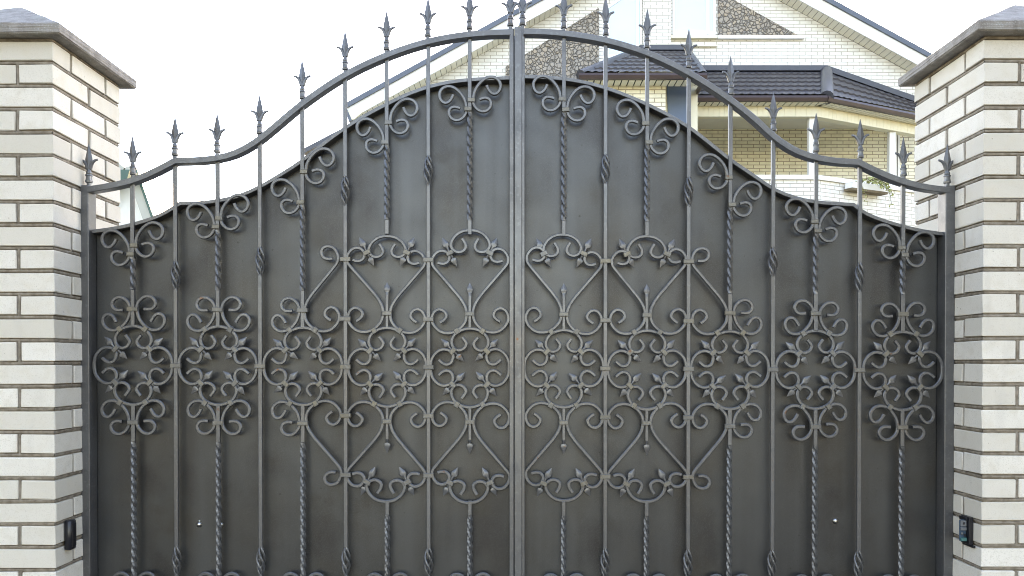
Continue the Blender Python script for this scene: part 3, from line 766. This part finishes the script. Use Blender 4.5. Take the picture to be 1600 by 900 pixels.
# ================================================================== the house behind
house = empty('brick_house', (4.0, 18.8, 0), label='large white brick house with gable, stone panels and balcony behind the gate', category='house')
HW = 18.8
def hput(nm, mb, mat, smooth=None, par=None, lab=None):
    par = par or house
    b = house.location if par is house else house.location+par.location
    for v in mb.v: v -= b
    o = obj(nm, mb.mesh(nm, smooth), mat, par)
    if lab: o['label'] = lab
    return o
def wall_poly(nm, pts, thick, mat, par=None):
    """vertical wall polygon (3-D points, in plane) with UVs in metres, extruded backwards by vector thick"""
    n = len(pts); b = house.location
    pts = [Vector(p) for p in pts]; d = Vector(thick)
    tg = None
    for q in pts[1:]:
        w = q-pts[0]; w.z = 0
        if w.length > 0.01: tg = w.normalized(); break
    if tg.x < 0: tg = -tg
    V = pts + [p+d for p in pts]
    Fc = [tuple(range(n)), tuple(range(2*n-1, n-1, -1))] + [(i, (i+1)%n, n+(i+1)%n, n+i) for i in range(n)]
    dn = d.normalized()
    uv = [(p.dot(tg) + (p.dot(dn) if i >= n else pts[i].dot(dn)), p.z) for i, p in enumerate(V)]
    me = new_mesh(nm, [p-b for p in V], Fc, uvs=uv)
    return obj(nm, me, mat, par or house)

aL = P(560, 190.7, HW); aT = P(1060, -85, HW); aR = P(1563, 190.7, HW)
wall_poly('gable_wall', [(aL.x,HW,0), (aR.x,HW,0), aR, aT, aL], (0, 9, 0), M['wall'])
# roof: two slopes with a front overhang to YO
YO = 18.37
eL = P(554, 194, HW); eR = P(1597, 209, HW)
def slope_piece(nm, a, b, y0, y1, up0, up1, mat, par=None):
    """slab between two points a,b of the rake line (XZ), from depth y0 to y1, between perpendicular offsets up0..up1"""
    a = Vector((a.x, a.z)); b = Vector((b.x, b.z)); t = (b-a).normalized(); nrm = Vector((-t.y, t.x))
    if nrm.y < 0: nrm = -nrm
    q = [a+nrm*up0, b+nrm*up0, b+nrm*up1, a+nrm*up1]
    return hput(nm, MB().prism([(v.x, y0, v.y) for v in q], (0, y1-y0, 0)), mat, par=par)
for e, s in ((eL, 1), (eR, -1)):
    rf = slope_piece('roof', e, aT, YO+0.05, HW+9.4, 0.245, 0.33, M['tile'])
    slope_piece('bargeboard', e, aT, YO, YO+0.03, 0.0, 0.245, M['white'])
    slope_piece('roof_edge', e, aT, YO-0.05, YO+0.048, 0.232, 0.330, M['edge'])
    # soffit boards between the wall and the bargeboard
    L = (aT-e).length; nbd = int(L/0.127); t = (aT-e)/L
    for k in range(nbd):
        p0 = e+t*(k*L/nbd+0.006); p1 = e+t*((k+1)*L/nbd-0.006)
        n2 = Vector((-t.z, 0, t.x)); n2 = n2 if n2.z > 0 else -n2
        mb = MB().prism([(p0.x, YO+0.032, p0.z), (p1.x, YO+0.032, p1.z), (p1.x+n2.x*0.015, YO+0.032, p1.z+n2.z*0.015), (p0.x+n2.x*0.015, YO+0.032, p0.z+n2.z*0.015)], (0, HW-YO-0.04, 0))
        hput('soffit_board', mb, M['soffit'])
    bk = slope_piece('soffit_backing', e, aT, YO+0.035, HW-0.005, 0.017, 0.03, M['dark'])
# boxed-in eave at the left foot of the roof
c0 = P(541, 173, YO); 
mb = MB().prism([P(543,173,YO-0.06), P(549.5,187,YO-0.06), P(554,186,YO-0.06), P(567,174.5,YO-0.06)], (0,0.05,0)); hput('eave_box', mb, M['vinyl'])
mb = MB().prism([P(537.5,168,YO-0.07), P(542.5,171,YO-0.07), P(550,188,YO-0.07), P(545,190,YO-0.07)], (0,0.45,0)); hput('eave_gutter', mb, M['edge'])
# lower roof edge on the far left side of the house
a = P(474, 234, 21.0); b = P(560, 189, 21.0)
mb = MB().prism([(a.x,21.0,a.z-0.09),(b.x,21.0,b.z-0.09),(b.x,21.0,b.z+0.03),(a.x,21.0,a.z+0.03)], (0,4,0)); hput('side_roof', mb, M['ridge'])

def panel(nm, pxs, Y, thick, mat, par=None):
    return wall_poly(nm, [P(x, y, Y) for x, y in pxs], (0, thick, 0), mat, par)
# stone panels
panel('stone_panel', [(790,104),(936,12),(936,150),(790,150)], HW-0.045, 0.043, M['stone'])
panel('stone_panel', [(1122,-14),(1122,54.5),(1246,54.5)], HW-0.045, 0.043, M['stone'])
panel('stone_ledge', [(1122,55),(1257,55),(1257,59.8),(1122,59.8)], HW-0.09, 0.088, M['white'])
# windows in the gable
def window(pxs, glass, frame_w, par_lab=None, mullions=()):
    w = empty('window'); w.parent = house; w.location = (0,0,0)
    c = sum((P(x, y, HW) for x, y in pxs), Vector())/len(pxs)
    pts = [P(x, y, HW-0.03) for x, y in pxs]; cc = sum(pts, Vector())/len(pts)
    inner = [cc+(p-cc)*(1-frame_w) for p in pts]
    mb = MB(); n = len(pts)
    for i in range(n):
        j = (i+1) % n; mb.prism([pts[i], pts[j], inner[j], inner[i]], (0, 0.028, 0))
    for mx in mullions:
        a = P(mx, pxs[0][1], HW-0.03).x; z0 = min(p.z for p in pts); z1 = max(p.z for p in pts)
        mb.box((a-0.03, HW-0.034, z0), (a+0.03, HW-0.004, z1))
    hput('frame', mb, M['white'], par=w)
    mb = MB().prism([p+Vector((0,0.02,0)) for p in inner], (0, 0.006, 0)); hput('pane', mb, glass, par=w)
    return w
window([(948,90),(1003,90),(1003,-28),(948,10)], M['glass'], 0.10, mullions=(996,))
window([(1051,54),(1118,54),(1118,-60),(1051,-60)], M['glass'], 0.10, mullions=(1106,))
panel('window_sill', [(1049,55),(1121,55),(1121,59),(1049,59)], HW-0.12, 0.118, M['vinyl'])
panel('ledge', [(1049,70),(1121,70),(1121,72.2),(1049,72.2)], HW-0.06, 0.058, M['vinyl'])
panel('pilaster', [(1005,-60),(1048,-60),(1048,95),(1005,95)], HW-0.10, 0.098, M['wall'])
panel('ledge', [(998,69),(1048.5,69),(1048.5,71.2),(998,71.2)], HW-0.15, 0.048, M['vinyl'])

# ---- metal tile roofs
EZ = EYE+4.92
def tile_roof(nm, p_l, p_r, t_r, t_l, par, N=120, row=0.52, per=0.15):
    """quad roof facet: eave p_l->p_r, top t_l..t_r; stepped wavy metal tile"""
    p_l, p_r, t_r, t_l = [Vector(q) for q in (p_l, p_r, t_r, t_l)]
    ud = (p_r-p_l).normalized(); nrm = ud.cross(((t_l+t_r)/2-p_l)).normalized()
    if nrm.z < 0: nrm = -nrm
    ln = ((t_l+t_r)/2-(p_l+p_r)/2).length; rows = max(3, round(ln/row)); V = []; Fc = []
    vs_ = []
    for r in range(rows):
        for f_ in (0.0, 0.5, 0.985): vs_.append(((r+f_)/rows, 0.032*(1-f_)))
    for v, hgt in vs_:
        a = p_l.lerp(t_l, v); b = p_r.lerp(t_r, v)
        for i in range(N+1):
            q = a.lerp(b, i/N); u = (q-p_l).dot(ud)
            w = 0.5+0.5*math.cos(2*math.pi*u/per)
            V.append(q+nrm*(hgt+0.015*w**1.3))
    for r in range(len(vs_)-1):
        for i in range(N): k = r*(N+1)+i; Fc.append((k, k+1, k+N+2, k+N+1))
    for v in V: v -= house.location
    return obj(nm, new_mesh(nm, V, Fc, 38), M['tile'], par)
def tube(mb, a, b, r, n=8):
    a = Vector(a); b = Vector(b); t = (b-a).normalized(); u = t.cross(Vector((0,0,1))); u = u.normalized() if u.length > 1e-3 else Vector((1,0,0)); w = t.cross(u)
    V = [c+(u*math.cos(i*2*math.pi/n)+w*math.sin(i*2*math.pi/n))*r for c in (a, b) for i in range(n)]
    mb.add(V, [(i, (i+1)%n, n+(i+1)%n, n+i) for i in range(n)]+[tuple(range(n)), tuple(range(2*n-1, n-1, -1))]); return mb
def gutter(a, b, nm='gutter'):
    a = Vector(a); b = Vector(b); t = (b-a).normalized(); o = Vector((t.y, -t.x, 0))
    if o.y > 0: o = -o
    mb = MB(); prof = [(0.0,0.0),(0.055,0.005),(0.075,-0.04),(0.055,-0.095),(0.0,-0.105)]
    V = [c+o*x+Vector((0,0,z)) for c in (a, b) for x, z in prof]; n = 5
    mb.add(V, [(i, (i+1)%n, n+(i+1)%n, n+i) for i in range(n)]+[tuple(range(n)), tuple(range(2*n-1, n-1, -1))])
    return hput(nm, mb, M['gutter'])
def soffit_strip(a, b, depth, nm='eave_soffit'):
    """corrugated vinyl soffit, running back from the gutter line, as separate boards"""
    a = Vector(a); b = Vector(b); L = (b-a).length; t = (b-a)/L; o = Vector((-t.y, t.x, 0)); o = o if o.y > 0 else -o; n = int(L/0.12)
    for k in range(n):
        p = a+t*(k*L/n+0.012); q = a+t*((k+1)*L/n-0.012)
        mb = MB().prism([p, q, q+Vector((0,0,0.012)), p+Vector((0,0,0.012))], o*depth); hput('soffit_board', mb, M['soffit'])
    mb = MB().prism([a+Vector((0,0,0.016)), b+Vector((0,0,0.016)), b+Vector((0,0,0.03)), a+Vector((0,0,0.03))], o*depth); hput('soffit_backing', mb, M['dark'])

# small bay on the left
YA = 15.16; YB = 15.5; EZ = P(1000,115,YA).z
b0 = P(907,115,YA).x; b1 = P(1102,115,YA).x; bt0 = P(1001,80,HW); bt1 = P(1074,80,HW)
ztop = bt0.z
bay_roof = tile_roof('bay_roof', (b0,YA,EZ), (b1,YA,EZ), (bt1.x,HW-0.02,ztop), (bt0.x,HW-0.02,ztop), house, 150, 0.62, 0.135)
sideroof = tile_roof('bay_roof', (b0,HW-0.02,EZ), (b0,YA,EZ), (bt0.x,HW-0.05,ztop), (bt0.x-0.02,HW-0.02,ztop), house, 60, 0.62, 0.135)
mb = tube(MB(), (b0+0.0,YA+0.02,EZ-0.01), (bt0.x,HW-0.03,ztop+0.02), 0.085); hput('ridge_cap', mb, M['ridge'], 40)
mb = tube(MB(), (b1-0.01,YA+0.02,EZ-0.01), (bt1.x,HW-0.03,ztop+0.01), 0.06); hput('ridge_cap', mb, M['ridge'], 40)
mb = MB().box((bt0.x-0.05,HW-0.16,ztop-0.03), (bt1.x+0.02,HW-0.01,ztop+0.09), 0.01); hput('wall_flashing', mb, M['ridge'])
gutter((b0-0.03,YA+0.02,EZ-0.005), (b1+0.02,YA+0.02,EZ-0.005))
mb = MB().prism([(b1+0.02,YA+0.02,EZ-0.11),(b1+0.02,YA+0.02,EZ-0.005),(b1+0.02,YB+0.5,EZ-0.005),(b1+0.02,YB+0.5,EZ-0.11)], (0.03,0,0)); hput('fascia', mb, M['gutter'])
soffit_strip((b0,YA+0.03,EZ-0.115), (b1,YA+0.03,EZ-0.115), YB-YA-0.03)
bw0 = P(918,140,YB).x; bw1 = P(1040,140,YB).x
wall_poly('bay_wall', [(bw0,YB,0),(bw1,YB,0),(bw1,YB,EZ-0.10),(bw0,YB,EZ-0.10)], (0,3.2,0), M['cream_wall'])
# recessed bluish glazed screen to the right of the bay
YC = 15.95
q = [P(1038,122,YC), P(1082,122,YC), P(1082,260,YC), P(1038,260,YC)]
scr_w = empty('glazed_screen'); scr_w.parent = house
mb = MB().prism([P(1034,118,YC+0.03), P(1090,118,YC+0.03), P(1090,300,YC+0.03), P(1034,300,YC+0.03)], (0,0.05,0)); hput('frame', mb, M['vinyl'], par=scr_w)
mb = MB().prism([P(1041.5,129,YC), P(1079,129,YC), P(1081,300,YC), P(1049,300,YC)], (0,0.02,0)); hput('pane', mb, M['blueglass'], par=scr_w)

# balcony with its hipped roof
YE = 16.10; YP = 16.35; EZ = P(1200,150,YE).z
xa = P(1084,150,YE).x; xb = P(1291,150,YE).x
dirR = Vector((math.cos(R(27.5)), math.sin(R(27.5)), 0))
pE = Vector((xb,YE,EZ)); pE2 = pE+dirR*3.2
H = P(1291,112,HW-0.02); HL = P(1085,112,HW-0.02)
tile_roof('balcony_roof', (xa,YE,EZ), (xb,YE,EZ), (H.x,HW-0.02,H.z), (HL.x,HW-0.02,H.z), house, 170)
Wr = P(1452,168,HW-0.02)
tile_roof('balcony_roof', pE, pE2, (Wr.x,HW-0.02,Wr.z), (H.x,HW-0.02,H.z), house, 170)
mb = tube(MB(), pE+Vector((0.02,0.03,-0.02)), H+Vector((0,0,0.0)), 0.13, 12); hput('ridge_cap', mb, M['ridge'], 40)
mb = MB().box((HL.x,HW-0.15,H.z-0.02), (H.x,HW-0.01,H.z+0.10), 0.01); hput('wall_flashing', mb, M['ridge'])
d_ = (Wr-H); mb = MB().prism([H+Vector((0,-0.10,-0.02)), Wr+Vector((0,-0.10,-0.02)), Wr+Vector((0,-0.10,0.10)), H+Vector((0,-0.10,0.10))], (0,0.09,0)); hput('wall_flashing', mb, M['ridge'])
gutter((xa,YE+0.02,EZ-0.005), (xb+0.01,YE+0.02,EZ-0.005)); gutter(pE+Vector((0,0.02,-0.005)), pE2+Vector((0,0.02,-0.005)))
soffit_strip((xa,YE+0.03,EZ-0.115), (xb,YE+0.03,EZ-0.115), 0.26)
soffit_strip(pE+Vector((0.0,0.03,-0.115)), pE2+Vector((0,0.03,-0.115)), 0.26)
# vinyl-clad beam
zb1 = P(1200,182,YP).z; zb0 = EZ-0.118
pb = Vector((P(1277,182,YP).x, YP, 0)); pb2 = pb+dirR*2.95
def beam(a, b):
    L = (b-a).length; t = (b-a)/L; o = Vector((-t.y, t.x, 0)); n = int(L/0.10)
    for k in range(n):
        p = a+t*(k*L/n+0.002); q = a+t*((k+1)*L/n-0.002)
        mb = MB().prism([p+Vector((0,0,zb1)), q+Vector((0,0,zb1)), q+Vector((0,0,zb0)), p+Vector((0,0,zb0))], o*0.012); hput('cladding_board', mb, M['vinyl'])
    mb = MB().prism([a+Vector((0,0,zb1+.004))+o*0.014, b+Vector((0,0,zb1+.004))+o*0.014, b+Vector((0,0,zb0+.003))+o*0.014, a+Vector((0,0,zb0+.003))+o*0.014], o*0.18); hput('beam', mb, M['vinyl'])
beam(Vector((xa+0.02,YP,0)), pb); beam(pb, pb2)
# ceiling of the balcony
zc = P(1250,202,HW).z
mb = MB().prism([(xa+0.02,YP+0.2,zc),(pb.x,YP+0.2,zc),(pb2.x,pb2.y+0.2,zc),(pb2.x,HW-0.01,zc),(xa+0.02,HW-0.01,zc)], (0,0,0.05)); hput('balcony_ceiling', mb, M['ceil'])
wall_poly('balcony_back_wall', [(xa-0.2,HW-0.03,3.0),(aR.x-1.5,HW-0.03,3.0),(aR.x-1.5,HW-0.03,zc+0.02),(xa-0.2,HW-0.03,zc+0.02)], (0,0.027,0), M['cream_wall'])
# parapet with its ledge
mb = MB().prism([(xa+0.02,YP+0.32,4.25),(pb.x,YP+0.32,4.25),(pb2.x,pb2.y+0.3,4.25),(pb2.x,HW-0.04,4.25),(xa+0.02,HW-0.04,4.25)], (0,0,-0.15)); hput('balcony_bounce_floor', mb, M['white'])  # unseen floor, added in white to bounce light onto the back wall
zl = P(1250,274,YP+0.05).z; zs = P(1250,281,YP+0.05).z
par1 = [Vector((xa-0.3,YP+0.05,0)), Vector((pb.x,YP+0.05,0)), Vector((pb2.x,pb2.y+0.05,0))]
for a, b in ((par1[0], par1[1]), (par1[1], par1[2])):
    t = (b-a).normalized(); o = Vector((-t.y, t.x, 0))
    wall_poly('parapet', [(a.x,a.y,0),(b.x,b.y,0),(b.x,b.y,zs),(a.x,a.y,zs)], o*0.25, M['wall'])
    mb = MB().prism([a-o*0.05+Vector((0,0,zs+.002)), b-o*0.05+Vector((0,0,zs+.002)), b-o*0.05+Vector((0,0,zl)), a-o*0.05+Vector((0,0,zl))], o*0.36); hput('parapet_ledge', mb, M['white'])
# balcony columns
for px, base in ((1272, par1[1]+Vector((-0.06,0.06,0))), (1412.5, None)):
    if base is None:
        k = 2.15; base = pb+dirR*k+Vector((0,0.10,0))
    mb = MB().box((base.x-0.062, base.y-0.03, zl), (base.x+0.062, base.y+0.095, zb1+0.01), 0.006); hput('column', mb, M['white'])
# white door frame on the back wall
door = empty('balcony_door'); door.parent = house
mb = MB().box((P(1388,240,HW).x, HW-0.03-0.06, zl-1.0), (P(1398.5,240,HW).x, HW-0.003, zc)); hput('frame', mb, M['white'], par=door)
mb = MB().box((P(1400.5,240,HW).x, HW-0.03-0.05, zl-1.0), (P(1403.5,240,HW).x, HW-0.003, P(1400,207,HW).z)); hput('frame', mb, M['white'], par=door)
mb = MB().box((P(1398.5,240,HW).x, HW-0.03-0.02, zl-1.0), (P(1400.5,240,HW).x, HW-0.003, P(1400,207,HW).z)); hput('gap', mb, M['dark'], par=door)

# flower box hanging on the parapet, with a trailing plant
t = dirR; o = Vector((-t.y, t.x, 0))
fb0 = par1[1]+dirR*0.72; fb1 = par1[1]+dirR*1.72
zf1 = P(1345,285,16.6).z; zf0 = P(1345,295,16.6).z
fbx = empty('flower_box', (fb0+fb1)/2+Vector((0,0,zf0)), label='white flower box hanging on the balcony parapet', category='flower box')
mb = MB().prism([fb0-o*0.22+Vector((0,0,zf0+0.015)), fb1-o*0.22+Vector((0,0,zf0+0.015)), fb1-o*0.24+Vector((0,0,zf1)), fb0-o*0.24+Vector((0,0,zf1))], o*0.18)
for v in mb.v: v -= fbx.location
obj('trough', mb.mesh('trough'), M['white'], fbx)
mb = MB().prism([fb0-o*0.23+Vector((0,0,zf0-0.03)), fb1-o*0.23+Vector((0,0,zf0-0.03)), fb1-o*0.23+Vector((0,0,zf0+0.013)), fb0-o*0.23+Vector((0,0,zf0+0.013))], o*0.20)
for v in mb.v: v -= fbx.location
obj('bracket_tray', mb.mesh('bracket_tray'), M['soil'], fbx)
plant = empty('trailing_plant', (fb0+fb1)/2+Vector((0,0,zf1)), label='sparse yellow green trailing plant growing in the balcony flower box', category='plant')
rnd = random.Random(3)
lv = MB(); stm = MB()
for k in range(10):
    p = fb0.lerp(fb1, rnd.uniform(0.05, 1.0))-o*0.16+Vector((0,0,zf1)); d = Vector((rnd.uniform(-.3,.8), rnd.uniform(-.5,-.1), rnd.uniform(.1,.9)))
    for s in range(rnd.randint(5, 12)):
        q = p+d*0.055; tube(stm, p, q, 0.005, 4); p = q; d += Vector((rnd.uniform(-.35,.45), rnd.uniform(-.15,.1), -0.34)); d.normalize()
        if p.y > fb1.y-0.2: d.y -= .2
        for _ in range(2):
            c = p+Vector((rnd.uniform(-.04,.04), rnd.uniform(-.04,.04), rnd.uniform(-.04,.04))); a1 = Vector((rnd.gauss(0,1), rnd.gauss(0,1), rnd.gauss(0,1))).normalized(); a2 = a1.cross(Vector((rnd.gauss(0,1), rnd.gauss(0,1), rnd.gauss(0,1)))).normalized(); r = rnd.uniform(.022,.042)
            lv.add([c-a1*r, c+a2*r*.6, c+a1*r, c-a2*r*.6], [(0,1,2,3)])
for nm, mb, mt in (('foliage', lv, 'leaf'), ('stem', stm, 'stem')):
    for v in mb.v: v -= plant.location
    obj(nm, mb.mesh(nm), M[mt], plant)

# ================================================================== neighbour house far left
NH = 27.0
nb = empty('neighbour_house', (P(190,567,NH).x, NH, 0), label='pale plastered neighbour house with steep green roof behind the left pillar', category='house')
def nput(nm, mb, mat):
    for v in mb.v: v -= nb.location
    return obj(nm, mb.mesh(nm), mat, nb)
ap = P(207,268,NH); r1 = P(234,345,NH); l1 = P(150,345,NH)
r2 = ap+(r1-ap)*1.6; l2 = ap+(l1-ap)*1.6
mb = MB().prism([ap, r2, (r2.x,NH,0), (l2.x,NH,0), l2], (0,8,0)); nput('wall', mb, M['plaster'])
for e in (r2, l2):
    t = (e-ap).normalized(); s_ = 1 if e is r2 else -1; nn = Vector((t.z*-s_*-1, 0, 0)); nrm = Vector((-t.z, 0, t.x)); nrm = nrm if nrm.z > 0 else -nrm
    e2 = e+t*0.4
    mb = MB().prism([ap+nrm*0.0, e2+nrm*0.0, e2+nrm*0.27, ap+nrm*0.27], (0,-0.55,0)); nput('soffit', mb, M['nsoffit'])
    mb = MB().prism([ap+nrm*0.275+Vector((0,-0.6,0)), e2+nrm*0.275+Vector((0,-0.6,0)), e2+nrm*0.36+Vector((0,-0.6,0)), ap+nrm*0.36+Vector((0,-0.6,0))], (0,8.6,0)); nput('roof', mb, M['green'])
gp = P(186.5,264.5,NH-1.0); gq = P(203,290,NH-1.0)
mb = MB().prism([P(184,265,NH-1.2), P(203,265,NH-1.2), P(197,283,NH-1.2), P(184,285,NH-1.2)], (0,1.0,0)); nput('dormer_roof', mb, M['green'])
